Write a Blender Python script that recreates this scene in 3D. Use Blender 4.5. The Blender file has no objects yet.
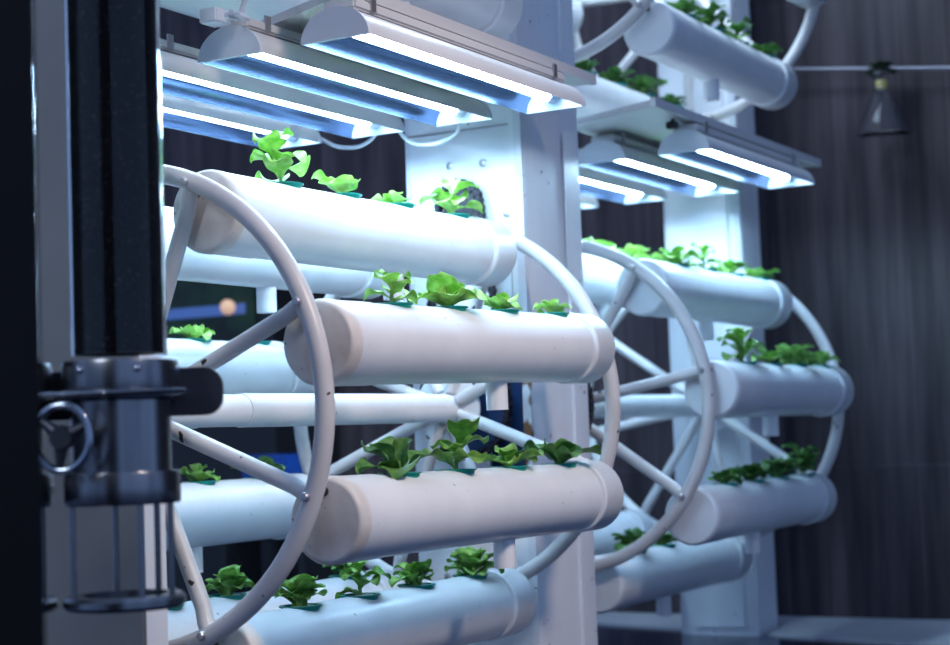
import bpy, bmesh, math, random
from mathutils import Vector, Matrix
PI = math.pi
random.seed(7)
C = bpy.context.scene.collection
AX = 0.548                                    # height of the lower axles above the floor
R = 0.32                                      # wheel radius to the rim's centre line
PR = 0.055                                    # growing pipe radius
UP = 1.0046                                   # upper wheels sit this much higher

# ------------------------------------------------------------------ materials
def mat(name, base=(.8,.8,.8), rough=.5, metal=0., spec=.5, emit=None, es=0., trans=0., ior=1.45, coat=0.):
    m = bpy.data.materials.new(name); m.use_nodes = True
    b = m.node_tree.nodes['Principled BSDF']
    b.inputs['Base Color'].default_value = (*base, 1)
    b.inputs['Roughness'].default_value = rough
    b.inputs['Metallic'].default_value = metal
    b.inputs['Specular IOR Level'].default_value = spec
    b.inputs['IOR'].default_value = ior
    b.inputs['Transmission Weight'].default_value = trans
    b.inputs['Coat Weight'].default_value = coat
    if emit:
        b.inputs['Emission Color'].default_value = (*emit, 1)
        b.inputs['Emission Strength'].default_value = es
    return m

def noisy(name, c1, c2, scale, lo, hi, rough=.4, metal=0., stretch=(1,1,1), bump=0., detail=4, extra=None, spec=.5):
    """two-colour procedural noise over a principled surface"""
    m = mat(name, c1, rough, metal, spec)
    nt = m.node_tree; N = nt.nodes; L = nt.links; b = N['Principled BSDF']
    tc = N.new('ShaderNodeTexCoord'); mp = N.new('ShaderNodeMapping')
    mp.inputs['Scale'].default_value = stretch
    nz = N.new('ShaderNodeTexNoise'); nz.inputs['Scale'].default_value = scale; nz.inputs['Detail'].default_value = detail
    cr = N.new('ShaderNodeValToRGB')
    cr.color_ramp.elements[0].position = lo; cr.color_ramp.elements[0].color = (*c1, 1)
    cr.color_ramp.elements[1].position = hi; cr.color_ramp.elements[1].color = (*c2, 1)
    L.new(tc.outputs['Object'], mp.inputs[0]); L.new(mp.outputs[0], nz.inputs['Vector'])
    L.new(nz.outputs['Fac'], cr.inputs[0])
    out = cr.outputs[0]
    if extra:                                  # small chips / specks of a third colour
        c3, s3, t0, t1 = extra
        n2 = N.new('ShaderNodeTexNoise'); n2.inputs['Scale'].default_value = s3; n2.inputs['Detail'].default_value = 2
        c2r = N.new('ShaderNodeValToRGB'); c2r.color_ramp.elements[0].position = t0; c2r.color_ramp.elements[1].position = t1
        mx = N.new('ShaderNodeMix'); mx.data_type = 'RGBA'
        L.new(tc.outputs['Object'], n2.inputs['Vector']); L.new(n2.outputs['Fac'], c2r.inputs[0])
        L.new(c2r.outputs[0], mx.inputs[0]); L.new(out, mx.inputs[6]); mx.inputs[7].default_value = (*c3, 1)
        out = mx.outputs[2]
    L.new(out, b.inputs['Base Color'])
    if bump:
        bp = N.new('ShaderNodeBump'); bp.inputs['Strength'].default_value = bump; bp.inputs['Distance'].default_value = .002
        L.new(nz.outputs['Fac'], bp.inputs['Height']); L.new(bp.outputs[0], b.inputs['Normal'])
    return m

M = {}
M['pvc']   = noisy('pvc', (.74,.76,.79), (.84,.86,.88), 9, .3, .7, rough=.27, extra=((.45,.42,.40), 60, .73, .78))
M['cap']   = noisy('pvc_cap', (.50,.44,.40), (.74,.70,.66), 14, .30, .60, rough=.45, extra=((.20,.16,.14), 45, .70, .74))
M['rimw']  = noisy('rim_paint', (.56,.54,.53), (.68,.66,.66), 12, .3, .7, rough=.34, extra=((.03,.02,.02), 36, .705, .72))
M['steel'] = noisy('white_painted_steel', (.60,.62,.68), (.74,.76,.81), 4, .3, .7, rough=.45, stretch=(2,2,.5), extra=((.20,.17,.17), 55, .72, .75))
M['panel'] = noisy('white_panel', (.66,.68,.72), (.80,.82,.85), 5, .3, .7, rough=.35, stretch=(1,1,.6), extra=((.25,.2,.2), 40, .73, .76))
M['greyp'] = noisy('grey_stand_paint', (.14,.14,.14), (.19,.19,.19), 3, .3, .7, rough=.55)
M['refl_out'] = noisy('lamp_enamel', (.66,.66,.67), (.76,.76,.77), 6, .3, .7, rough=.32)
M['refl_in'] = mat('reflector_inside', (.075,.115,.21), .17, .95)  # dark blue base colour paints in the dark room it would mirror
M['lampcap'] = mat('lamp_end_plastic', (.70,.73,.78), .45)
M['tube']  = mat('lit_tube', (1,1,1), .4, emit=(.50,.79,1.0), es=94)
M['holder']= mat('white_holder', (.85,.87,.9), .4)
M['board'] = noisy('shelf_board', (.60,.58,.57), (.72,.70,.69), 6, .3, .7, rough=.5, stretch=(1,.3,1))
M['bolt']  = mat('bolt_steel', (.45,.43,.45), .35, .8)
M['chain'] = noisy('black_chain', (.012,.012,.02), (.05,.04,.05), 60, .4, .7, rough=.35, metal=.5)
M['navy']  = noisy('navy_paint', (.010,.035,.12), (.02,.07,.20), 8, .3, .7, rough=.5)
M['rust']  = noisy('rusty_edge', (.62,.62,.66), (.17,.07,.03), 26, .43, .50, rough=.7, stretch=(1,1,.5))
M['teal']  = mat('teal_cup', (.01,.30,.24), .38)
M['tealr'] = mat('teal_cup_ribs', (.02,.20,.17), .5)
M['black'] = mat('black_post', (.004,.003,.004), .6, spec=.2)
M['dsteel']= noisy('brushed_steel', (.14,.14,.155), (.30,.30,.32), 40, .35, .65, rough=.27, metal=1., stretch=(1,1,.03))
M['dplate']= mat('dark_bar', (.06,.06,.075), .38, .7)
M['knob']  = mat('knob_chrome', (.42,.44,.50), .15, 1.)
M['cord']  = mat('white_cord', (.7,.73,.76), .5)
M['blackp']= mat('black_plastic', (.01,.01,.014), .4)
M['ledge'] = noisy('pale_ledge', (.42,.42,.45), (.55,.54,.57), 3, .3, .7, rough=.4)
M['cork']  = noisy('cork', (.40,.30,.08), (.62,.50,.18), 40, .3, .7, rough=.8)
M['darkleaf'] = mat('dark_leaf', (.012,.03,.012), .5)
M['metalrail'] = mat('rail', (.30,.29,.34), .4, .6)

m = mat('basin_floor', (.012,.018,.05), .12, 0, .6); M['basin'] = m
# clear glass tube and flask
def glass(name, tint=(.9,.94,1), rough=.02, ior=1.45):
    m = bpy.data.materials.new(name); m.use_nodes = True
    nt = m.node_tree; N = nt.nodes; L = nt.links
    b = N['Principled BSDF']; b.inputs['Base Color'].default_value = (*tint,1)
    b.inputs['Roughness'].default_value = rough; b.inputs['Transmission Weight'].default_value = 1; b.inputs['IOR'].default_value = ior
    return m
M['glass'] = glass('clear_acrylic', ior=1.28); M['flaskglass'] = glass('flask_glass', (.97,.98,1), .02, 1.22)

# dark granules
def granules():
    m = mat('dark_granules', (.01,.008,.008), .7, spec=.15)
    nt = m.node_tree; N = nt.nodes; L = nt.links; b = N['Principled BSDF']
    tc = N.new('ShaderNodeTexCoord'); v = N.new('ShaderNodeTexVoronoi'); v.inputs['Scale'].default_value = 560
    cr = N.new('ShaderNodeValToRGB'); e = cr.color_ramp.elements
    e[0].position = .0; e[0].color = (.003,.0025,.003,1); e[1].position = .86; e[1].color = (.006,.005,.006,1)
    k = e.new(.90); k.color = (.07,.055,.05,1)
    bp = N.new('ShaderNodeBump'); bp.inputs['Strength'].default_value = .9; bp.inputs['Distance'].default_value = .002
    L.new(tc.outputs['Object'], v.inputs['Vector']); L.new(v.outputs['Color'], cr.inputs[0]); L.new(cr.outputs[0], b.inputs['Base Color'])
    L.new(v.outputs['Distance'], bp.inputs['Height']); L.new(bp.outputs[0], b.inputs['Normal'])
    return m
M['gran'] = granules()

def wood():
    """dark tall tiles with vertical wood grain, thin joints"""
    m = mat('dark_wood_tiles', (.05,.045,.06), .5, spec=.3)
    nt = m.node_tree; N = nt.nodes; L = nt.links; b = N['Principled BSDF']
    tc = N.new('ShaderNodeTexCoord'); mp = N.new('ShaderNodeMapping'); mp.inputs['Scale'].default_value = (14, 1, .9)
    nz = N.new('ShaderNodeTexNoise'); nz.inputs['Scale'].default_value = 2.2; nz.inputs['Detail'].default_value = 6
    cr = N.new('ShaderNodeValToRGB'); e = cr.color_ramp.elements
    e[0].position = .28; e[0].color = (.022,.016,.022,1); e[1].position = .72; e[1].color = (.090,.070,.080,1)
    L.new(tc.outputs['Object'], mp.inputs[0]); L.new(mp.outputs[0], nz.inputs['Vector']); L.new(nz.outputs['Fac'], cr.inputs[0])
    br = N.new('ShaderNodeTexBrick'); br.offset = 0; br.squash = 1
    br.inputs['Scale'].default_value = 1; br.inputs['Mortar Size'].default_value = .0022; br.inputs['Brick Width'].default_value = .117; br.inputs['Row Height'].default_value = 1.2
    br.inputs['Color1'].default_value = (1,1,1,1); br.inputs['Color2'].default_value = (.72,.72,.74,1); br.inputs['Mortar'].default_value = (1.25,1.22,1.3,1)
    sx = N.new('ShaderNodeSeparateXYZ'); cb = N.new('ShaderNodeCombineXYZ')
    ad = N.new('ShaderNodeMath'); ad.operation = 'ADD'; ad.inputs[1].default_value = -.150 + .117*40
    az = N.new('ShaderNodeMath'); az.operation = 'ADD'; az.inputs[1].default_value = -(AX-.164) + 1.2*4
    L.new(tc.outputs['Object'], sx.inputs[0]); L.new(sx.outputs[0], ad.inputs[0]); L.new(sx.outputs[2], az.inputs[0])
    L.new(ad.outputs[0], cb.inputs[0]); L.new(az.outputs[0], cb.inputs[1]); L.new(cb.outputs[0], br.inputs['Vector'])
    mx = N.new('ShaderNodeMix'); mx.data_type = 'RGBA'; mx.blend_type = 'MULTIPLY'; mx.inputs[0].default_value = 1
    L.new(cr.outputs[0], mx.inputs[6]); L.new(br.outputs['Color'], mx.inputs[7]); L.new(mx.outputs[2], b.inputs['Base Color'])
    return m
M['wood'] = wood()

def leafmat(name, c1, c2, tr):
    m = bpy.data.materials.new(name); m.use_nodes = True
    nt = m.node_tree; N = nt.nodes; L = nt.links
    b = N['Principled BSDF']; out = N['Material Output']
    tc = N.new('ShaderNodeTexCoord'); nz = N.new('ShaderNodeTexNoise'); nz.inputs['Scale'].default_value = 60
    cr = N.new('ShaderNodeValToRGB'); e = cr.color_ramp.elements
    e[0].position = .35; e[0].color = (*c1,1); e[1].position = .68; e[1].color = (*c2,1)
    L.new(tc.outputs['Object'], nz.inputs['Vector']); L.new(nz.outputs['Fac'], cr.inputs[0]); L.new(cr.outputs[0], b.inputs['Base Color'])
    b.inputs['Roughness'].default_value = .42; b.inputs['Specular IOR Level'].default_value = .35
    t = N.new('ShaderNodeBsdfTranslucent'); L.new(cr.outputs[0], t.inputs['Color'])
    mx = N.new('ShaderNodeMixShader'); mx.inputs[0].default_value = tr
    L.new(b.outputs[0], mx.inputs[1]); L.new(t.outputs[0], mx.inputs[2]); L.new(mx.outputs[0], out.inputs[0])
    bp = N.new('ShaderNodeBump'); bp.inputs['Strength'].default_value = .3; bp.inputs['Distance'].default_value = .001
    L.new(nz.outputs['Fac'], bp.inputs['Height']); L.new(bp.outputs[0], b.inputs['Normal'])
    return m
M['leafA'] = leafmat('light_leaf', (.26,.52,.08), (.58,.80,.30), .40)
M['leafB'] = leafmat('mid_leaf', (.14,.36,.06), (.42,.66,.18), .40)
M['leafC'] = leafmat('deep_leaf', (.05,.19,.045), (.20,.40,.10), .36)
M['stem'] = mat('stem', (.20,.36,.12), .5)

# ------------------------------------------------------------------ mesh helpers
def link(name, bm, m, parent=None, loc=None, smooth=True, ang=40):
    me = bpy.data.meshes.new(name)
    bmesh.ops.recalc_face_normals(bm, faces=bm.faces)
    bm.to_mesh(me); bm.free()
    me.materials.append(m if not isinstance(m, str) else M[m])
    o = bpy.data.objects.new(name, me); C.objects.link(o)
    if smooth:
        for p in me.polygons: p.use_smooth = True
        try: me.set_sharp_from_angle(angle=math.radians(ang))
        except Exception: pass
    if parent: o.parent = parent
    if loc: o.location = loc
    return o
def thing(name, label, cat, loc=(0,0,0), group=None, kind=None):
    o = bpy.data.objects.new(name, None); C.objects.link(o); o.location = loc; o.empty_display_size = .02
    return tag(o, label, cat, group, kind)
def tag(o, label, cat, group=None, kind=None):
    if label: o['label'] = label
    if cat: o['category'] = cat
    if group: o['group'] = group
    if kind: o['kind'] = kind
    return o
def box(bm, x0, x1, y0, y1, z0, z1, bev=0):
    b2 = bmesh.new() if bev else bm
    r = bmesh.ops.create_cube(b2, size=1)
    for v in r['verts']:
        v.co = Vector(((x0+x1)/2 + v.co.x*(x1-x0), (y0+y1)/2 + v.co.y*(y1-y0), (z0+z1)/2 + v.co.z*(z1-z0)))
    if bev:
        bmesh.ops.bevel(b2, geom=b2.edges[:], offset=bev, segments=2, affect='EDGES')
        merge(bm, b2)
    return bm
def merge(bm, b2):
    me = bpy.data.meshes.new('tmp'); b2.to_mesh(me); b2.free(); bm.from_mesh(me); bpy.data.meshes.remove(me)
def sweep(bm, pts, rad, n=16, closed=False, cap=True, flat=1.0):
    """tube through points; rad number or list"""
    P = [Vector(p) for p in pts]; k = len(P); rings = []; up = None
    for i in range(k):
        if closed: t = P[(i+1)%k] - P[i-1]
        else: t = P[min(i+1,k-1)] - P[max(i-1,0)]
        t.normalize()
        if up is None:
            up = Vector((0,0,1)) if abs(t.z) < .9 else Vector((1,0,0))
        s = t.cross(up).normalized(); up = s.cross(t).normalized()
        r = rad[i] if isinstance(rad,(list,tuple)) else rad
        rings.append([bm.verts.new(P[i] + s*math.cos(a)*r + up*math.sin(a)*r*flat) for a in (2*PI*j/n for j in range(n))])
    m_ = k if closed else k-1
    for i in range(m_):
        A, B = rings[i], rings[(i+1)%k]
        for j in range(n): bm.faces.new((A[j], A[(j+1)%n], B[(j+1)%n], B[j]))
    if cap and not closed:
        bm.faces.new(rings[0]); bm.faces.new(rings[-1][::-1])
    return bm
def lathe(bm, prof, axis='Z', n=48, o=(0,0,0)):
    """prof: list of (r, h); closed at ends where r==0"""
    o = Vector(o); rings = []
    for r, h in prof:
        if r < 1e-6:
            rings.append([bm.verts.new(o + (Vector((0,0,h)) if axis=='Z' else Vector((0,h,0))))])
        else:
            rings.append([bm.verts.new(o + (Vector((r*math.cos(a), r*math.sin(a), h)) if axis=='Z' else Vector((r*math.cos(a), h, r*math.sin(a)))))
                          for a in (2*PI*j/n for j in range(n))])
    for A, B in zip(rings, rings[1:]):
        for j in range(n):
            j2 = (j+1)%n
            if len(A)==1 and len(B)==1: continue
            if len(A)==1: bm.faces.new((A[0], B[j], B[j2]))
            elif len(B)==1: bm.faces.new((A[j], A[j2], B[0]))
            else: bm.faces.new((A[j], A[j2], B[j2], B[j]))
    return bm
def prism(bm, poly, z0, z1):
    a = [bm.verts.new((x,y,z0)) for x,y in poly]; b = [bm.verts.new((x,y,z1)) for x,y in poly]
    n = len(poly); bm.faces.new(a[::-1]); bm.faces.new(b)
    for i in range(n): bm.faces.new((a[i], a[(i+1)%n], b[(i+1)%n], b[i]))
    return bm
def children(o): return [c for c in bpy.data.objects if c.parent == o]
def copy_tree(o, parent=None):
    c = o.copy(); C.objects.link(c); c.parent = parent
    for ch in children(o): copy_tree(ch, c)
    return c

# ------------------------------------------------------------------ the setting
def structure(name, bm, m, label=None):
    o = link(name, bm, m, smooth=False); o['kind'] = 'structure'
    if label: o['label'] = label
    return o
structure('floor', box(bmesh.new(), -4.5, 4.0, -3.5, 2.48, -.05, 0), 'basin', 'dark glossy floor')
structure('wall_back', box(bmesh.new(), -4.5, 4.0, 2.48, 2.58, -.05, 3.0), 'wood', 'dark wood-grain tiled wall')
# pale ledge at the foot of the wall, cut round the far stand
edge = lambda x: 2.153 - .265*x
pts = [(-2.6, 2.475), (-1.1, edge(-1.1)), (-.118, edge(-.118)), (-.118, 2.25), (.10, 2.25), (.10, edge(.10)), (.95, edge(.95)), (1.2, 1.84), (3.9, 1.84), (3.9, 2.475)]
tag(link('wall_ledge', prism(bmesh.new(), pts, 0, .006), 'ledge', smooth=False), 'pale flat ledge strip along the foot of the dark tiled wall', 'ledge')

# ------------------------------------------------------------------ wheels
def wheel(label, y0, L, phase, z, group=None):
    root = thing('hydroponic_wheel', label, 'wheel', (0, y0, z), group)
    for yy, s in ((.012, -1), (L, 1)):
        bm = bmesh.new()
        sweep(bm, [(R*math.cos(a), yy, R*math.sin(a)) for a in (2*PI*i/96 for i in range(96))], .0128, 16, closed=True)
        link('rim', bm, 'rimw', root)
        bm = bmesh.new()
        lathe(bm, [(0,yy-.006),(.060,yy-.006),(.064,yy-.003),(.064,yy+.003),(.060,yy+.006),(0,yy+.006)], 'Y', 48)
        h = link('hub', bm, 'panel', root)
        for k in range(8):
            a = math.radians(phase - 45*k); d = Vector((math.cos(a), 0, math.sin(a)))
            bm = bmesh.new(); r0, r1 = .030, R-.004
            pp = []; rr = []
            for t in (0,.05,.12,.5,.88,.95,1): pp.append(d*(r0+(r1-r0)*t) + Vector((0, yy - s*.010 if t<.9 else yy - s*.004, 0))); rr.append({0:.0100,.05:.0110}.get(t,.0112))
            sweep(bm, pp, rr, 14)
            sp = link('spoke', bm, 'rimw', root)
            bm = bmesh.new(); e = d*(R-.002)
            yb = yy - .0145
            lathe(bm, [(0,yb-.004),(.0045,yb-.0035),(.0062,yb-.001),(.0062,yb+.004),(0,yb+.004)], 'Y', 16, (e.x,0,e.z))
            link('bolt', bm, 'bolt', sp)
    bm = bmesh.new()
    lathe(bm, [(0,-.030),(.0235,-.030),(.0235,L*.30),(.0250,L*.30),(.0250,L-.016),(.0275,L-.012),(.0275,L-.006),(0,L-.006)], 'Y', 36)
    link('axle', bm, 'pvc', root)
    return root

PH1, PH2, PHU1, PHU2 = 68.5, 55.5, 72.1, -2.0
L1, Y2, L2 = .852, 1.263, .80
wheel('large white wheel of pipes nearest the camera, lower left of the picture', 0, L1, PH1, AX)
wheel('lower white wheel further back, between the front stand and the far stand', Y2, L2, PH2, AX)
wheel('upper near white wheel, mostly above the picture over the front lamps', 0, L1, PHU1, AX+UP)
wheel('upper far white wheel whose curved rim shows at the top right', Y2, L2, PHU2, AX+UP)

# ------------------------------------------------------------------ growing pipes
CUPS = (.215, .365, .522, .690)
def make_pipe(L, variant=0):
    root = thing('growing_pipe', None, 'pipe')
    a, b = .038, L-.038
    bm = bmesh.new()
    # body with shallow sleeve at the front joint
    lathe(bm, [(PR-.003,a+.012),(PR+.0006,a+.012),(PR+.0006,a+.105),(PR-.0006,a+.106),(PR-.0006,b-.084),(PR-.004,b-.084)], 'Y', 64)
    link('tube', bm, 'pvc', root)
    bm = bmesh.new()
    lathe(bm, [(0,a-.001),(PR*.90,a-.001),(PR*.945,a-.0005),(PR*.98,a+.0015),(PR+.0005,a+.005),(PR+.0014,a+.008),(PR+.0014,a+.020),(PR-.002,a+.020)], 'Y', 64)
    c = link('end_cap', bm, 'cap' if L > .82 else 'pvc', root); c['label'] = 'slightly stained round end cap' if L > .82 else 'clean white round end cap'
    bm = bmesh.new()
    lathe(bm, [(PR-.005,b-.086),(PR-.0050,b-.079),(PR+.0022,b-.078),(PR+.0032,b-.076),(PR+.0032,b-.070),(PR+.0024,b-.068),(PR+.0024,b-.010),(PR-.001,b-.003),(PR-.006,b),(0,b)], 'Y', 64)
    link('end_collar', bm, 'pvc', root)
    bm = bmesh.new(); ys = .36 if L < .82 else .50
    lathe(bm, [(.0165,-.046),(.0165,-.095),(.0125,-.095),(.0125,-.080),(0,-.080)], 'Z', 24, (0, ys, 0))
    link('drain_spout', bm, 'pvc', root)
    # hanger pin to the rim at the front
    bm = bmesh.new(); lathe(bm, [(0,.014),(.0062,.020),(.0062,.050),(0,.050)], 'Y', 14, (0,0,.037))
    link('pivot_pin', bm, 'blackp', root)
    bm = bmesh.new(); lathe(bm, [(0,L-.055),(.006,L-.055),(.006,L-.006),(0,L-.006)], 'Y', 14, (0,0,.037))
    link('pivot_pin', bm, 'blackp', root)
    return root
PLACE = ['topmost', 'upper right', 'lower right', 'bottom right', 'bottom left', 'lower left', 'middle left', 'top left']
protos = {}
POS = {}
HANG = {('the near wheel',1): (-.0150,.0150), ('the near wheel',2): (.0060,-.0070), ('the near wheel',6): (-.006,0)}   # small sags as they hang
used = set()
def place_pipe(wn, y0, L, ph, z, k, label):
    if L not in protos: protos[L] = make_pipe(L)
    p = protos[L] if L not in used else copy_tree(protos[L]); used.add(L)
    a = math.radians(ph-45*k)
    p.location = (R*math.cos(a), y0, z + R*math.sin(a) - .037)
    off, slope = HANG.get((wn,k), (0,0)); p.location.z += off; p.rotation_euler.x = math.atan(slope)
    tag(p, label, 'pipe', 'white growing pipes on ' + wn)
    POS[(wn,k)] = (p.location.copy())
    return p
near = 'the near wheel'; far = 'the far wheel'; unear = 'the upper near wheel'; ufar = 'the upper far wheel'
LN = ['white growing pipe right under the front lamps, front end at upper left behind the rim',
      'white growing pipe at mid height in front, dark joint where the rim meets its cap',
      'white growing pipe low in front with the most stained round end cap',
      'white growing pipe at the bottom of the picture with four bushy lettuces',
      'white pipe at bottom left, behind the lowest front pipe of the near wheel',
      'white pipe low at the left, just under the axle, crossed by the rim',
      'white pipe left of the mid front pipe, just above the axle, with an empty cup',
      'white pipe seen behind and under the pipe nearest the front lamps']
LF = ['white pipe of the lower far wheel just under the small lamps, four seedlings on top',
      'white pipe of the lower far wheel sticking out furthest right, against the dark wall',
      'white pipe of the lower far wheel with four dark bushy lettuces, second from bottom',
      'lowest white pipe of the far wheel, right of the front stand',
      None, None, None,
      'white pipe behind the top pipe of the lower far wheel, partly behind the rim']
for k in range(8): place_pipe(near, 0, L1, PH1, AX, k, LN[k])
for k in (0,1,2,3,4,7): place_pipe(far, Y2, L2, PH2, AX, k, LF[k] or 'white pipe of the lower far wheel hidden low behind the front stand')
place_pipe(unear, 0, L1, PHU1, AX+UP, 3, 'end of a white pipe at the top centre, above the front lamp shelf')
place_pipe(unear, 0, L1, PHU1, AX+UP, 4, 'white pipe above the front lamps at top left, mostly out of the picture')
place_pipe(ufar, Y2, L2, PHU2, AX+UP, 0, 'pipe end touching the very top edge at the right')
place_pipe(ufar, Y2, L2, PHU2, AX+UP, 1, 'big white pipe at top right with a clean cap and green seedlings')
place_pipe(ufar, Y2, L2, PHU2, AX+UP, 2, 'white pipe just above the small lamp shelf, plants on it beside the front stand')
place_pipe(ufar, Y2, L2, PHU2, AX+UP, 4, 'pipe end at the top edge, right beside the front stand')

# ------------------------------------------------------------------ lettuces
def leaf(bm, rnd, base, az, el0, bend, ln, wd, petiole=.35, ruffle=.10, cup=.35, roll=0.):
    n, w = 10, 6
    d = Vector((math.cos(az), math.sin(az), 0)); side = Vector((-math.sin(az), math.cos(az), 0)); up = Vector((0,0,1))
    p = Vector(base); grid = []; ph = rnd.uniform(0,6); ph2 = rnd.uniform(0,6)
    for i in range(n+1):
        t = i/n; e = el0 - bend*t*t
        T = d*math.cos(e) + up*math.sin(e); Nn = -d*math.sin(e) + up*math.cos(e)
        if i: p = p + T*(ln/n)
        if t < petiole: hw = wd*.10 + wd*.10*(t/petiole)**2
        else:
            s = (t-petiole)/(1-petiole); hw = wd*.5*(math.sin(PI*min(.985, s**.80*.93+.06)))**.55
            hw = max(hw, wd*.05)
        row = []
        for j in range(w+1):
            q = j/w*2-1
            zz = cup*hw*q*q + (ruffle*wd*abs(q)**2*(math.sin(9*t+ph+q*2)*.6+math.sin(17*t+ph2)*.4) if t > petiole else 0)
            row.append(bm.verts.new(p + side*(q*hw) + Nn*zz + side*roll*zz))
        grid.append(row)
    for i in range(n):
        for j in range(w):
            bm.faces.new((grid[i][j], grid[i][j+1], grid[i+1][j+1], grid[i+1][j]))
def make_lettuce(label, loc, group, seed, h=.045, n=7, spread=1., style='rosette', lm='leafA', lean=(0,0), cup_only=False):
    rnd = random.Random(seed)
    root = thing('lettuce_seedling' if not cup_only else 'net_cup', label, 'seedling' if not cup_only else 'planting cup', loc, group)
    # net cup sitting in the pipe
    bm = bmesh.new()
    lathe(bm, [(.0175,-.034),(.0255,-.008),(.0275,.0008),(.0300,.0010),(.0302,.0024),(.0292,.0028),(.0235,.0026),(.0225,-.003)], 'Z', 32)
    cup = link('cup' if cup_only else 'net_cup', bm, 'teal', root)
    bm = bmesh.new(); lathe(bm, [(.0228,-.0025),(0,-.0015)], 'Z', 20); link('growing_medium', bm, 'blackp', root)
    if cup_only: return root
    bm = bmesh.new(); sb = bmesh.new()
    S = h/.045*(1.42 if style != 'tall' else 1.38)
    if style == 'rosette':
        a0 = rnd.uniform(0,6)
        for i in range(n):
            inner = i >= n*.6
            az = a0 + i*2.4 + rnd.uniform(-.3,.3)
            el = (rnd.uniform(.95,1.35) if inner else rnd.uniform(.35,.80))
            ln = S*(.030 if inner else .038)*rnd.uniform(.85,1.15)*(spread if not inner else 1)
            leaf(bm, rnd, (rnd.uniform(-.004,.004), rnd.uniform(-.004,.004), .001), az, el, rnd.uniform(.4,1.3), ln, ln*rnd.uniform(.74,.95), .22, .18, .4, rnd.uniform(-.5,.5))
        sweep(sb, [(0,0,-.004),(0,0,.010*S)], [.0035,.002], 8)
    elif style == 'tall':
        pts = [(0,0,-.004)]; H = h*.72
        for i in range(1,5): pts.append((lean[0]*H*(i/4)**1.3, lean[1]*H*(i/4)**1.3, H*i/4))
        sweep(sb, pts, [.0030,.0028,.0025,.002,.0015], 8)
        for i in range(n):
            t = .08 + .92*(i/(n-1))**.9; q = min(3.999, t*4); a = Vector(pts[int(q)]); b = Vector(pts[int(q)+1]); p = a.lerp(b, q-int(q))
            az = i*2.4 + rnd.uniform(-.4,.4) + seed
            ln = S*.029*rnd.uniform(.8,1.15)*spread*(1.1-.25*t)
            leaf(bm, rnd, p, az, rnd.uniform(.35,.9) + .35*(t>.85), rnd.uniform(.9,1.8), ln, ln*rnd.uniform(.70,.90), .22, .17, .35, rnd.uniform(-.5,.5))
    else:                                       # bushy: many small round leaves on thin stalks
        for i in range(n+7):
            az = i*2.4 + rnd.uniform(-.5,.5); el = rnd.uniform(.55,1.45)
            ln = S*rnd.uniform(.018,.036)
            b0 = Vector((rnd.uniform(-.008,.008), rnd.uniform(-.008,.008), 0))
            leaf(bm, rnd, b0, az, el, rnd.uniform(.6,1.7), ln, ln*rnd.uniform(.52,.70), .45, .14, .5, rnd.uniform(-.6,.6))
        for j in range(4):
            sweep(sb, [(.004*math.cos(j*1.6),.004*math.sin(j*1.6),-.004),(.009*math.cos(j*1.6),.009*math.sin(j*1.6),.022*S)], [.0022,.0013], 7)
    f = link('foliage', bm, lm, root, ang=180)
    so = f.modifiers.new('thick', 'SOLIDIFY'); so.thickness = .0005; so.offset = 0
    ss = f.modifiers.new('sub', 'SUBSURF'); ss.levels = 1; ss.render_levels = 1
    link('stem', sb, 'stem', root)
    return root
ORD = ['first', 'second', 'third', 'fourth']
def lettuce(wn, y0, k, i, look, pipe_name, dy=0, **kw):
    p = POS[(wn,k)]
    lab = f'{look}, {ORD[i]} from left on the {pipe_name}' if 'label' not in kw else kw.pop('label')
    y = y0 + CUPS[i]*(1 if y0==0 else 1.0) + dy
    return make_lettuce(lab, (p.x, y, p.z + .0525 + HANG.get((wn,k),(0,0))[1]*(y-y0)), 'seedlings on ' + pipe_name, kw.pop('seed', k*10+i+int(y0*100)), **kw)
PA, PB, PC, PD = 'top pipe under the front lamps', 'middle front pipe', 'lower front pipe with stained cap', 'bottom pipe'
lettuce(near,0,0,0,'tall flopping light green seedling',PA, h=.060, n=8, style='tall', spread=1.05, lean=(-.15,-.40), seed=3)
lettuce(near,0,0,1,'low light green seedling',PA, h=.042, n=6, seed=5)
lettuce(near,0,0,2,'tiny pale seedling',PA, h=.030, n=7, seed=8, dy=-.006)
lettuce(near,0,0,3,'pale upright seedling',PA, h=.054, n=8, style='tall', spread=1.1, seed=11)
lettuce(near,0,1,0,'yellow-green tall-centred seedling',PB, h=.046, n=7, style='tall', lean=(0,.1), seed=14)
lettuce(near,0,1,1,'biggest fan-leaved light green seedling',PB, h=.056, n=8, seed=17, spread=.85)
lettuce(near,0,1,2,'flat wide seedling with pale leaf edges',PB, h=.032, n=8, spread=1.15, seed=20)
lettuce(near,0,1,3,'flat small green seedling',PB, h=.028, n=8, spread=1.1, seed=23)
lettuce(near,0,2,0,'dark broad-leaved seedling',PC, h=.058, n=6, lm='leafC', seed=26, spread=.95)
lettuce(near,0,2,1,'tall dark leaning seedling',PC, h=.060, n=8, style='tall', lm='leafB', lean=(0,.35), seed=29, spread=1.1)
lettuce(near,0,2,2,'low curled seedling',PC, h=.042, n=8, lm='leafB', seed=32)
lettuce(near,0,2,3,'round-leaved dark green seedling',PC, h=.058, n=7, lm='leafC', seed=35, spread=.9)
lettuce(near,0,3,0,'bushy seedling leaning right behind the rim',PD, h=.055, n=15, style='bushy', lm='leafB', seed=38)
lettuce(near,0,3,1,'two-tiered bushy seedling on one stem',PD, h=.056, n=8, style='tall', lm='leafB', seed=41, spread=.9)
lettuce(near,0,3,2,'compact bushy seedling',PD, h=.044, n=15, style='bushy', lm='leafB', seed=44)
lettuce(near,0,3,3,'fullest bushy seedling',PD, h=.054, n=20, style='bushy', lm='leafB', seed=47)
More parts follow.
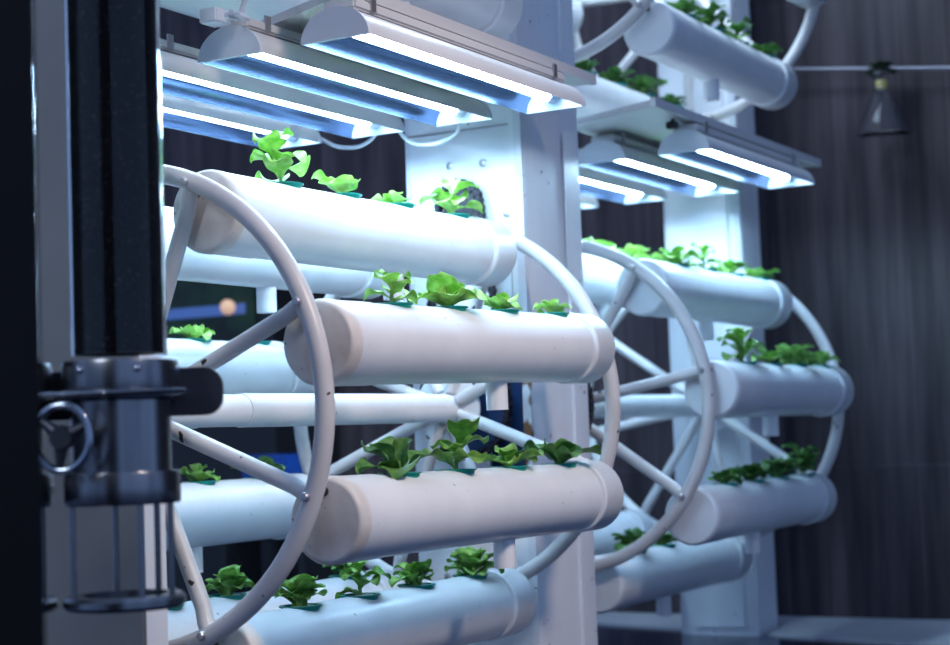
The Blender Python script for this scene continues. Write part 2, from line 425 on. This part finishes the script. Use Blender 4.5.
PH_, PG, PF = 'bottom left pipe', 'lower left pipe', 'pipe just above the axle'
lettuce(near,0,4,0,'',PH_, h=.030, n=6, lm='leafC', seed=50, label='small dark leaves at the left edge of the bottom left pipe, beside the steel tray')
lettuce(near,0,4,1,'',PH_, h=.050, n=20, style='bushy', lm='leafB', seed=53, label='bushy seedling at bottom left between the spoke and the curved rim')
lettuce(near,0,4,3,'',PH_, h=.042, n=12, lm='leafC', style='bushy', seed=56, label='dark seedling on the back pipe under the stained cap')
lettuce(near,0,5,2,'',PG, h=.038, n=7, lm='leafB', seed=59, label='seedling on the lower left pipe right beside the steel dispenser')
lettuce(near,0,5,3,'',PG, h=.048, n=7, lm='leafC', seed=62, label='seedling on the lower left pipe crossed by a white spoke')
lettuce(near,0,6,2,'',PF, h=.034, n=7, lm='leafA', seed=65, label='small light seedling above the axle, just right of the dispenser collar')
p = POS[(near,6)]
make_lettuce('empty teal planting cup on the left pipe just above the axle', (p.x, CUPS[3], p.z+.0525), None, 1, cup_only=True)
FA, FB, FC, FD, FE = "far wheel's top front pipe", "far wheel's rightmost pipe", "far wheel's lower right pipe", "far wheel's bottom pipe", "far wheel's top back pipe"
for i in range(4):
    lettuce(far,Y2,0,i,'blurred green seedling',FA, h=(.046,.052,.040,.038)[i], n=9, lm='leafB', seed=70+i, style=('rosette','tall','rosette','rosette')[i])
    lettuce(far,Y2,1,i,('tall yellow-green seedling','low yellow-green seedling','bushy green seedling','wide green seedling')[i],FB, h=(.062,.040,.056,.044)[i], n=(9,9,16,9)[i], lm='leafB', seed=80+i, style=('tall','rosette','bushy','rosette')[i])
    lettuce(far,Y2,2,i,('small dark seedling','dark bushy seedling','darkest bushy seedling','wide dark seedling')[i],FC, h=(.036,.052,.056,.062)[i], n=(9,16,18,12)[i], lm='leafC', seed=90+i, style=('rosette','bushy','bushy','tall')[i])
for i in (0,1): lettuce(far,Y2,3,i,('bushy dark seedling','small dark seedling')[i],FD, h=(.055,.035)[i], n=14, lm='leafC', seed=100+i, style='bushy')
for i in (0,1,2,3): lettuce(far,Y2,7,i,'pale blurred seedling',FE, h=.040, n=10, lm='leafA', seed=110+i, spread=1.1)
for i in range(4):
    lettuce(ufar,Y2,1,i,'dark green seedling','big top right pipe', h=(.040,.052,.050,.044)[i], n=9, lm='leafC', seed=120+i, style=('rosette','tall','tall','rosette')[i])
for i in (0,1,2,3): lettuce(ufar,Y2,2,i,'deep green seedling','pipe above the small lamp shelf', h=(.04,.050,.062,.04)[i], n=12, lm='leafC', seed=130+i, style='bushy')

# ------------------------------------------------------------------ lamps
def trough(bm, w, h, y0, y1, th=.0012, n=20, flip=False):
    prof = []
    for i in range(n+1):
        a = PI*i/n; prof.append((w*math.cos(a), h*math.sin(a)))
    inner = [(x*(1-th/w), z*(1-th/h)) for x,z in prof]
    A = [[bm.verts.new((x,y,z)) for x,z in prof] for y in (y0,y1)]
    B = [[bm.verts.new((x,y,z)) for x,z in inner] for y in (y0,y1)]
    for i in range(n):
        bm.faces.new((A[0][i],A[0][i+1],A[1][i+1],A[1][i]))
        f = bm.faces.new((B[0][i],B[1][i],B[1][i+1],B[0][i+1])); f.material_index = 1
        for e in (0,1): bm.faces.new((A[e][i],B[e][i],B[e][i+1],A[e][i+1]))
    for i in (0,n): bm.faces.new((A[0][i],A[1][i],B[1][i],B[0][i]))
def make_lamp(L):
    root = thing('grow_lamp', None, 'lamp')
    w, h = .0535, .043
    bm = bmesh.new(); trough(bm, w, h, .006, L-.006)
    o = link('reflector', bm, 'refl_out', root, ang=50); o.data.materials.append(M['refl_in'])
    # recalc can't be trusted on the index; keep materials by face position
    for y in (0, L-.006):
        bm = bmesh.new(); n = 20
        pr = [(w*1.02*math.cos(PI*i/n), h*1.03*math.sin(PI*i/n)) for i in range(n+1)]
        a = [bm.verts.new((x,y,z)) for x,z in pr]; b = [bm.verts.new((x,y+.006,z)) for x,z in pr]
        bm.faces.new(a); bm.faces.new(b[::-1])
        for i in range(n+1): bm.faces.new((a[i],a[(i+1)%(n+1)],b[(i+1)%(n+1)],b[i]))
        link('end_cap', bm, 'lampcap', root)
    bm = bmesh.new(); lathe(bm, [(0,.036),(.0078,.036),(.0078,L-.036),(0,L-.036)], 'Y', 20, (0,0,.019))
    t = link('light_tube', bm, 'tube', root); t['label'] = 'glowing bluish white tube'
    for y0,y1 in ((.0065,.036),(L-.036,L-.0065)):
        bm = bmesh.new(); lathe(bm, [(0,y0),(.0095,y0),(.0100,y1-.004),(.0080,y1),(0,y1)], 'Y', 20, (0,0,.019))
        box(bm, -.007, .007, y0+.004, y0+.014, .016, .041)
        link('tube_holder', bm, 'holder', root)
    bm = bmesh.new(); box(bm, -.026, .026, .012, L-.012, .0412, .056, .003)
    link('housing', bm, 'board', root)
    for yy in (.05, L-.06):
        for xx in (-.030, .027):
            bm = bmesh.new(); box(bm, xx*.93, xx*.93+.003, yy, yy+.012, .043, .0645)
            link('bracket', bm, 'bolt', root)
    return root
Z_L = AX + .483
def lamps(y0, L, xs, labels, grp):
    proto = make_lamp(L)
    for i, x in enumerate(xs):
        o = proto if i == 0 else copy_tree(proto)
        o.location = (x, y0, Z_L); tag(o, labels[i], 'lamp', grp)
lamps(.118, .649, (.279,.103,-.072,-.248),
      ['large glowing grow lamp nearest the camera, half-round cap at top centre',
       'glowing grow lamp with wires on its cap, second from the right in front',
       'glowing grow lamp, third from the right in front, partly behind the glass tube',
       'glowing grow lamp lowest in the picture at left, above the tall seedling'], 'grow lamps over the near wheel')
lamps(1.316, .622, (.275,.097,-.082,-.260),
      ['small grow lamp furthest right, cap under the shelf corner',
       'grow lamp second from the right under the far shelf',
       'grow lamp third from the right under the far shelf, beside the front stand',
       'dim lamp corner furthest left under the far shelf, beside the front stand'], 'grow lamps over the far wheel')

def shelf(name_y0, y1, label, cham):
    root = thing('lamp_shelf', label, 'shelf', (0,0,0))
    z0 = AX + .548
    bm = bmesh.new()
    prism(bm, [(.055,name_y0+cham),(.287,name_y0),(.287,y1),(.055,y1)], z0, z0+.012)
    box(bm, .281, .292, name_y0, y1, z0-.002, z0+.015)
    link('board', bm, 'board', root, smooth=False)
    for yy in (name_y0+.42*(y1-name_y0), y1-.16):
        bm = bmesh.new(); box(bm, -.30, .055, yy, yy+.02, z0, z0+.010); link('crossbar', bm, 'steel', root, smooth=False)
    return root
shelf(.14, .898, 'long pale shelf board over the front lamps, at the top centre', .10)
shelf(1.150, 2.108, 'pale shelf board over the small lamps, right of the front stand', .10)

# wiring of the lamps
def cord(label, pts, r=.0035, m='cord', name='power_cord'):
    P = [Vector(p) for p in pts]; out = []
    for i in range(len(P)-1):
        p0 = P[max(i-1,0)]; p1 = P[i]; p2 = P[i+1]; p3 = P[min(i+2,len(P)-1)]
        for j in range(8):
            t = j/8; out.append(.5*((2*p1)+(p2-p0)*t+(2*p0-5*p1+4*p2-p3)*t*t+(-p0+3*p1-3*p2+p3)*t**3))
    out.append(P[-1])
    return tag(link(name, sweep(bmesh.new(), out, r, 10), m), label, 'cord')
zl = Z_L
cord('white cable loop hanging between the two leftmost front lamps', [(-.072-.02,.772,zl+.030),(-.10,.80,zl+.010),(-.14,.81,zl-.006),(-.18,.80,zl-.004),(-.21,.79,zl+.012),(-.235,.772,zl+.030)])
cord('white cable loop hanging behind the middle front lamps', [(.103-.02,.772,zl+.022),(.07,.80,zl-.004),(.02,.81,zl-.020),(-.03,.80,zl-.012),(-.05,.772,zl+.030)])
def connector(x, y, label):
    root = thing('wire_connector', label, 'connector', (x,y,Z_L+.046))
    bm = bmesh.new(); box(bm, -.026, .004, -.028, .006, -.004, .016, .002); link('block', bm, 'holder', root)
    bm = bmesh.new()
    for j in range(5):
        a = j*1.1; lathe(bm, [(0,-.020+.0),(.0035,-.020),(.0035,.004),(0,.004)], 'Y', 10, (.018+.007*j*.7, -.004+.003*(j%2), .002+.003*math.sin(a)))
    link('terminals', bm, 'lampcap', root)
    bm = bmesh.new(); sweep(bm, [(.028,-.004,.004),(.034,-.006,.015),(.046,-.006,.040),(.058,0,.075),(.065,0,.14)], .0042, 10)
    link('cable', bm, 'cord', root)
connector(.103+.008, .105, 'white connector block with tied wires on the second front lamp')
root = thing('wire_connector', 'small black connector on the cap of the rightmost small lamp', 'connector', (.26, 1.306, Z_L+.050))
bm = bmesh.new(); box(bm, -.012, .010, -.010, .006, -.004, .010, .002); sweep(bm, [(.0,-.004,.008),(.004,-.004,.020),(.012,0,.028)], .004, 8); link('block', bm, 'blackp', root)

# ------------------------------------------------------------------ stands
def bolts(root, pts, y):
    for x,z in pts:
        bm = bmesh.new(); lathe(bm, [(0,y-.003),(.004,y-.003),(.0075,y-.001),(.0075,y+.001),(0,y+.001)], 'Y', 16, (x,0,z)); link('bolt', bm, 'bolt', root)
ZT = 2.15
def stand(label, x0, x1, y0, y1, hole=None, groove=True):
    root = thing('wheel_stand', label, 'stand', ((x0+x1)/2, 0, 0))
    cx = (x0+x1)/2
    t = .006
    bm = bmesh.new()
    X0, X1 = x0-cx, x1-cx
    if hole:
        hx0,hx1,hz0,hz1 = hole; hx1 = x1-.016; hx0-=cx; hx1-=cx
        box(bm, X0, hx0, y0, y0+t, 0, ZT); box(bm, hx0, X1-.016, y0, y0+t, hz1, ZT); box(bm, hx0, hx1, y0, y0+t, 0, hz0); box(bm, hx1, X1-.016, y0, y0+t, 0, hz1)
    else: box(bm, X0, X1-.016, y0, y0+t, 0, ZT)
    link('front_panel', bm, 'panel', root, smooth=False)
    bm = bmesh.new(); box(bm, X0-.016, X0, y0+.012, y0+.05, 0, ZT); link('flange', bm, 'steel', root, smooth=False)
    if hole:
        for za, zb, mm in ((0,AX-.17,'steel'),(AX-.17,AX+.10,'rust'),(AX+.10,ZT,'steel')):
            bm = bmesh.new(); box(bm, X1-.016, X1-.0005, y0-.002, y0+t, za, zb)
            f = link('flange', bm, mm, root, smooth=False)
            if mm == 'rust': f['label'] = 'rusty flaking edge'
    else:
        bm = bmesh.new(); box(bm, X1-.016, X1-.0005, y0-.002, y0+t, 0, ZT, .0008); link('flange', bm, 'steel', root, smooth=False)
    bm = bmesh.new()
    if groove:
        d = y1-y0
        box(bm, X1-.010, X1, y0+t, y0+d*.34, 0, ZT); box(bm, X1-.010, X1, y1-d*.24, y1, 0, ZT); box(bm, X1-.010, X1-.005, y0+d*.34, y1-d*.24, 0, ZT)
    else: box(bm, X1-.010, X1, y0+t, y1, 0, ZT)
    link('side_panel', bm, 'steel', root, smooth=False)
    bm = bmesh.new(); box(bm, X0, X0+.006, y0+t, y1, 0, ZT); link('side_panel', bm, 'steel', root, smooth=False)
    bm = bmesh.new(); box(bm, X0+.006, X1-.010, y1-.006, y1, 0, ZT); link('back_panel', bm, 'steel', root, smooth=False)
    return root, cx
s1, cx = stand('broad white stand between the two wheels, chain running over its panel', -.092, .141, .900, 1.126, hole=(.052,.119,AX-.22,AX+.15))
bm = bmesh.new(); box(bm, .045-cx, .124-cx, .925, .935, AX-.25, AX+.18); link('inner_plate', bm, 'navy', s1, smooth=False)['label'] = 'navy plate inside the opening'
bolts(s1, [(-.007-cx,AX+.437),(.061-cx,AX+.435),(.106-cx,AX+.34),(-.04-cx,AX-.30),(.07-cx,AX-.36)], .900)
bm = bmesh.new(); box(bm, -.100-cx, .115-cx, .8965, .900, AX+.497, AX+.500); link('seam_strip', bm, 'bolt', s1, smooth=False)
bm = bmesh.new(); box(bm,.1115-cx,.113-cx,.8985,.900,AX+.16,AX+.36); link('seam_strip', bm, 'bolt', s1, smooth=False)
bm = bmesh.new(); box(bm, .141-cx, .1425-cx, 1.060, 1.120, AX+.21, AX+.505, .0005); link('cover_strip', bm, 'pvc', s1, smooth=False)
s2, cx2 = stand('tall white stand furthest back, standing against the dark wall', -.100, .086, 2.110, 2.238, groove=False)
bolts(s2, [(-.02-cx2,AX-.40)], 2.110)
bm = bmesh.new(); box(bm,-.075-cx2,.055-cx2,2.104,2.110,0.02,ZT); link('front_cover', bm, 'panel', s2, smooth=False)
s0 = thing('wheel_stand', 'narrow grey-white post behind the steel dispenser at far left', 'stand', (.02,0,0))
bm = bmesh.new(); box(bm, -.105, .081, -.082, -.036, 0, ZT, .002); link('post', bm, 'greyp', s0, smooth=False)
bm = bmesh.new(); box(bm, .0815, .083, -.078, -.038, 0, AX+.42); link('lit_edge_strip', bm, 'panel', s0, smooth=False)['label'] = 'white strip painting the light on the post edge'  # white strip paints in the light on the post's side face
bolts(s0, [(.030,AX-.08),(.028,AX+.10)], -.082)

# ------------------------------------------------------------------ drive chains and sprockets
def drive_chain(y, c0, r0, c1, r1, label):
    # loop round two sprockets in a plane of constant y
    a = Vector((c0[0],c0[1])); b = Vector((c1[0],c1[1])); d = (b-a); D = d.length; u = d/D; n = Vector((u.y,-u.x)); s = math.asin((r0-r1)/D)
    pts = []
    def arc(c, r, t0, t1):
        k = max(4, int(abs(t1-t0)*r/.004))
        for i in range(k+1):
            t = t0+(t1-t0)*i/k; pts.append(c + r*(n*math.cos(t)+u*math.sin(t)))
    arc(b, r1, s, PI-s); arc(a, r0, PI-s, 2*PI+s)
    P = pts+[pts[0]]; seg = []; tot = 0
    for p,q in zip(P,P[1:]): tot += (q-p).length
    N = int(tot/.0125); step = tot/N
    bm = bmesh.new(); acc = 0; nxt = 0; k = 0
    for p,q in zip(P,P[1:]):
        l = (q-p).length
        while nxt <= acc+l and k < N:
            x = p.lerp(q, (nxt-acc)/l if l else 0); dr = (q-p).normalized()
            lathe(bm, [(0,-.008),(.0058,-.008),(.0062,-.004),(.0048,-.003),(.0048,.003),(.0062,.004),(.0058,.008),(0,.008)], 'Y', 8, (x.x, y, x.y))
            e = x + dr*step*.5
            for yy in (y-.0065, y+.0045):
                w = Vector((-dr.y,dr.x))*.0042; A = x-dr*step*.1; B = x+dr*step*1.0
                vs = [bm.verts.new((v.x, yy+t_, v.y)) for t_ in (0,.002) for v in (A-w,A+w,B+w,B-w)]
                for f in ((0,1,2,3),(7,6,5,4),(0,4,5,1),(1,5,6,2),(2,6,7,3),(3,7,4,0)): bm.faces.new([vs[i] for i in f])
            nxt += step; k += 1
        acc += l
    return tag(link('drive_chain', bm, 'chain', smooth=False), label, 'chain')
def sprocket(y, c, r, label, m='chain'):
    bm = bmesh.new(); n = max(10,int(2*PI*r/.0125)); ring = []
    for yy in (y-.002, y+.002):
        ring.append([bm.verts.new((c[0]+(r-.001 if i%2 else r-.007)*math.cos(PI*i/n), yy, c[1]+(r-.001 if i%2 else r-.007)*math.sin(PI*i/n))) for i in range(2*n)])
    bm.faces.new(ring[0]); bm.faces.new(ring[1][::-1])
    for i in range(2*n): bm.faces.new((ring[0][i],ring[0][(i+1)%(2*n)],ring[1][(i+1)%(2*n)],ring[1][i]))
    return tag(link('sprocket', bm, m, smooth=False), label, 'sprocket')
drive_chain(.8850, (.016,AX), .087, (.018,AX+.362), .042, 'black drive chain looping over the front of the broad white stand')
sprocket(.8850, (.016,AX), .085, 'dark navy toothed disc behind the near hub, chain around it', 'navy')
sprocket(.8850, (.018,AX+.362), .038, 'small dark toothed wheel at the top of the chain loop')
drive_chain(1.200, (0,AX), .110, (.0,AX+.33), .040, 'black chain seen past the right edge of the front stand')
sprocket(1.200, (0,AX), .108, 'dark toothed disc at the far wheel, behind the front stand')

# ------------------------------------------------------------------ dispensers in the left foreground
def dispenser(label, cx, cy, ang=30.):
    root = thing('granule_dispenser', label, 'dispenser', (cx, cy, AX-.215)); root.rotation_euler.z = math.radians(ang)
    def part(name, prof, m='dsteel', **k):
        bm = bmesh.new(); lathe(bm, prof, 'Z', 64); return link(name, bm, m, root, **k)
    z = .215   # local z = height relative to the axle line + this
    part('glass_tube', [(.0475,z+.050),(.0500,z+.050),(.0500,z+1.1),(.0475,z+1.1),(.0475,z+.050)], 'glass')
    c = part('top_collar', [(.0485,z+.004),(.0600,z+.004),(.0610,z+.006),(.0610,z+.041),(.0600,z+.044),(.0512,z+.044),(.0512,z+.004)])
    for a in (-120,-62,-5):
        bm = bmesh.new(); q = math.radians(a)
        bmesh.ops.create_uvsphere(bm, u_segments=12, v_segments=8, radius=.0042); bmesh.ops.translate(bm, verts=bm.verts, vec=(.0612*math.cos(q), .0612*math.sin(q), z+.034))
        link('screw', bm, 'knob', c)
    part('body', [(0,z-.096),(.050,z-.096),(.050,z-.084),(.0520,z-.082),(.0520,z+.002),(.0500,z+.004),(0,z+.004)])
    part('bottom_collar', [(.0525,z-.106),(.0595,z-.106),(.0605,z-.104),(.0605,z-.074),(.0595,z-.072),(.0525,z-.072),(.0525,z-.106)])
    for a in (-150,-60,-15,60,110):
        q = math.radians(a)
        bm = bmesh.new(); sweep(bm, [(.054*math.cos(q),.054*math.sin(q),z-.102),(.054*math.cos(q),.054*math.sin(q),z-.203)], .0034, 10); link('rod', bm, 'dsteel', root)
    bm = bmesh.new(); lathe(bm, [(.045,z-.200),(.060,z-.200),(.0635,z-.204),(.0635,z-.210),(.060,z-.214),(.045,z-.214),(.045,z-.200)], 'Z', 64); link('tray_ring', bm, 'dsteel', root)
    bm = bmesh.new(); sweep(bm, [(.0665*math.cos(a),.0665*math.sin(a),z+.009) for a in (2*PI*i/48 for i in range(48))], .0028, 10, closed=True)
    sweep(bm, [(-.070,-.066,z+.009),(.080,-.066,z+.009)], .0030, 10)
    link('clamp_ring', bm, 'knob', root)
    # hand wheel
    h = Vector((-.042, -.086, z-.035))
    bm = bmesh.new()
    sweep(bm, [h + Vector((.0290*math.cos(a)*.97, .0290*math.cos(a)*-.10, .0330*math.sin(a))) for a in (2*PI*i/40 for i in range(40))], .0042, 12, closed=True)
    k = link('hand_wheel', bm, 'knob', root)
    bm = bmesh.new()
    for j in range(3):
        a = j*2*PI/3+.4; sweep(bm, [h, h+Vector((.026*math.cos(a)*.97, -.026*math.cos(a)*.10, .029*math.sin(a)))], [.009,.004], 10)
    lathe(bm, [(0,-.010),(.011,-.010),(.013,0),(.009,.03),(0,.03)], 'Y', 20, tuple(h))
    link('wheel_spokes', bm, 'dplate', k)
    # granules inside
    bm = bmesh.new(); lathe(bm, [(0,z+.052),(.0465,z+.052),(.0465,z+1.05),(0,z+1.05)], 'Z', 48)
    g = link('granule_fill', bm, 'gran', None); g.location = root.location
    tag(g, label.split(',')[0].replace('steel dispenser', 'dark speckled granules filling the glass tube of the dispenser'), 'granules', None, 'stuff')
    return root
dispenser('steel dispenser with hand wheel under a tall glass tube, foreground left', .3145, -.357)
dispenser('steel dispenser half hidden behind the black post, far left', .2045, -.4300)
tgo = [o for o in bpy.data.objects if o.name.startswith('granule_fill')]
tgo[0]['label'] = 'dark speckled granules filling the tall glass tube at left'; tgo[1]['label'] = 'dark granules in the tube behind the black post'
# mounting bar behind both dispensers, rounded free end
root = thing('mounting_bar', 'flat dark bar with rounded end holding the dispensers', 'bar', (.389,-.285,AX+.011)); root.rotation_euler.z = math.radians(29.6)
bm = bmesh.new(); pr = []
for i in range(13):
    a = -PI/2 + PI/2*i/12; pr.append((-.004+.020*math.cos(a), -.006+.020*math.sin(a)))
for i in range(13):
    a = PI/2*i/12; pr.append((-.004+.020*math.cos(a), .006+.020*math.sin(a)))
pr += [(-.40,.026),(-.40,-.026)]
a = [bm.verts.new((x,-.005,z)) for x,z in pr]; b = [bm.verts.new((x,.005,z)) for x,z in pr]; bm.faces.new(a); bm.faces.new(b[::-1])
for i in range(len(pr)): bm.faces.new((a[i],a[(i+1)%len(pr)],b[(i+1)%len(pr)],b[i]))
link('bar', bm, 'dplate', root)
root.location = (.392-.028,-.256-.016,AX+.011)
# black post at the very left edge
root = thing('black_post', 'near black post filling the left edge of the picture', 'post', (.603,-.773,0)); root.rotation_euler.z = math.radians(47)
bm = bmesh.new(); box(bm, -.25, 0, 0, .04, 0, 2.0, .001); link('post', bm, 'black', root, smooth=False)

# ------------------------------------------------------------------ things at the wall
tag(link('hanging_rail', sweep(bmesh.new(), [(.115,2.42,AX+.854),(1.6,2.42,AX+.664)], .0045, 10), 'metalrail'), 'thin horizontal metal rail on the dark wall at right', 'rail')
root = thing('hanging_flask', 'clear conical flask with a dark plant, hanging on the wall rail', 'flask', (.366,2.385,AX+.648))
bm = bmesh.new()
lathe(bm, [(0,0),(.058,0),(.064,.004),(.065,.012),(.058,.030),(.024,.105),(.017,.120),(.017,.158),(.020,.162),(.0185,.162),(.0155,.157),(.0155,.120),(.0225,.105),(.056,.030),(.0625,.012),(.060,.004),(0,.003)], 'Z', 40)
link('flask_body', bm, 'flaskglass', root)
bm = bmesh.new(); lathe(bm, [(0,.118),(.0152,.118),(.0152,.138),(0,.138)], 'Z', 24); link('cork', bm, 'cork', root)
bm = bmesh.new(); sweep(bm, [(.020*math.cos(a),.020*math.sin(a),.155) for a in (2*PI*i/24 for i in range(24))], .002, 8, closed=True); sweep(bm,[(0,.02,.155),(0,.023,.180)],.002,8); link('wire_hanger', bm, 'metalrail', root)
bm = bmesh.new(); rnd = random.Random(4)
for i in range(14): leaf(bm, rnd, (0,0,.150), i*2.4, rnd.uniform(.3,1.2), 1.0, .045, .026)
f = link('plant', bm, 'darkleaf', root); f.modifiers.new('t','SOLIDIFY').thickness = .0006

# blurred shop corner behind the wheel at left
root = thing('display_cabinet', 'dark cabinet with a band of blue light far behind the near wheel', 'cabinet', (-1.75,2.30,0))
bm = bmesh.new(); box(bm, -.55, .42, -.15, .16, 0, AX+.40, .004); link('body', bm, 'blackp', root, smooth=False)
M['bluel'] = mat('blue_light_band', (.05,.1,.3), .4, emit=(.10,.22,.60), es=.32)
M['greend'] = noisy('dim_green_pane', (.005,.012,.008), (.02,.06,.02), 9, .4, .7, rough=.3)
M['warm'] = mat('warm_lamp', (.8,.5,.3), .4, emit=(.9,.55,.38), es=.5)
bm = bmesh.new(); box(bm, -.50, .36, -.158, -.152, AX+.18, AX+.43); link('glass_front', bm, 'greend', root, smooth=False)
bm = bmesh.new(); box(bm, -.45, .33, -.166, -.160, AX+.315, AX+.345); link('light_band', bm, 'bluel', root, smooth=False)
bm = bmesh.new(); bmesh.ops.create_uvsphere(bm, u_segments=16, v_segments=10, radius=.022); bmesh.ops.translate(bm, verts=bm.verts, vec=(.29,-.19,AX+.335)); link('warm_lamp', bm, 'warm', root)
root = thing('blue_crate', 'blurred blue crate on the floor shelf behind the wheel at left', 'crate', (-1.245,2.03,0))
M['bluec'] = mat('blue_crate_plastic', (.01,.06,.30), .4)
bm = bmesh.new(); box(bm, -.075, .075, -.06, .06, AX-.20, AX-.085, .006); link('crate', bm, 'bluec', root, smooth=False)
bm = bmesh.new(); box(bm, -.16, .16, -.10, .10, AX-.222, AX-.202); box(bm,-.14,-.12,-.08,.08,0,AX-.222); box(bm,.12,.14,-.08,.08,0,AX-.222)
tag(link('low_stand', bm, 'blackp', None, (-1.245,2.03,0), smooth=False), 'low black stand carrying the blue crate', 'stand')

# ------------------------------------------------------------------ light of the room and added fill
def area(name, loc, target, size, power, col):
    l = bpy.data.lights.new(name, 'AREA'); l.energy = power; l.color = col; l.size = size; l.shape = 'SQUARE'
    o = bpy.data.objects.new(name, l); C.objects.link(o); o.location = loc
    o.rotation_euler = (Vector(target)-Vector(loc)).to_track_quat('-Z','Y').to_euler(); return o
l = bpy.data.lights.new('ceiling_spot', 'SPOT'); l.energy = 170; l.color = (1.0,.84,.72); l.spot_size = math.radians(42); l.spot_blend = 1.0; l.shadow_soft_size = .22
o = bpy.data.objects.new('ceiling_spot', l); C.objects.link(o); o.location = (2.1,-.3,2.1); o.rotation_euler = (Vector((.28,.42,.45))-o.location).to_track_quat('-Z','Y').to_euler()
area('fill_light', (.2,-3.2,2.5), (.0,1.5,.4), .9, 34, (.80,.90,1.0))  # added frontal fill behind the camera, not a known lamp
area('upper_shelf_light', (0, .42, AX+UP+.50), (0,.42,0), .45, 5, (.6,.8,1))
area('upper_shelf_light', (.05, 1.62, AX+UP+.50), (.05,1.62,0), .45, 16, (.6,.8,1))

w = bpy.data.worlds.new('w'); bpy.context.scene.world = w; w.use_nodes = True
bg = w.node_tree.nodes['Background']; bg.inputs[0].default_value = (.30,.48,.90,1); bg.inputs[1].default_value = .66

# ------------------------------------------------------------------ camera
cam = bpy.data.cameras.new('cam'); co = bpy.data.objects.new('camera', cam); C.objects.link(co)
F = Vector((-0.49337825,0.86744348,0.06418504)); r = Vector((0.86755673,0.49606953,-0.03550142)); u = Vector((0.06263572,-0.03816854,0.99730634))
mw = Matrix((( r.x,u.x,-F.x,1.53237538),(r.y,u.y,-F.y,-1.73550411),(r.z,u.z,-F.z,AX-.04383002),(0,0,0,1)))
co.matrix_world = mw
cam.sensor_width = 36; cam.lens = 1703.62/950*36; cam.clip_start = .05
cam.dof.use_dof = True; cam.dof.focus_distance = 2.42; cam.dof.aperture_fstop = 4.0
sc = bpy.context.scene; sc.camera = co
sc.view_settings.view_transform = 'Standard'; sc.view_settings.look = 'None'; sc.view_settings.gamma = 1; sc.view_settings.exposure = 0.12
sc.view_settings.use_curve_mapping = False
sc.cycles.max_bounces = 8
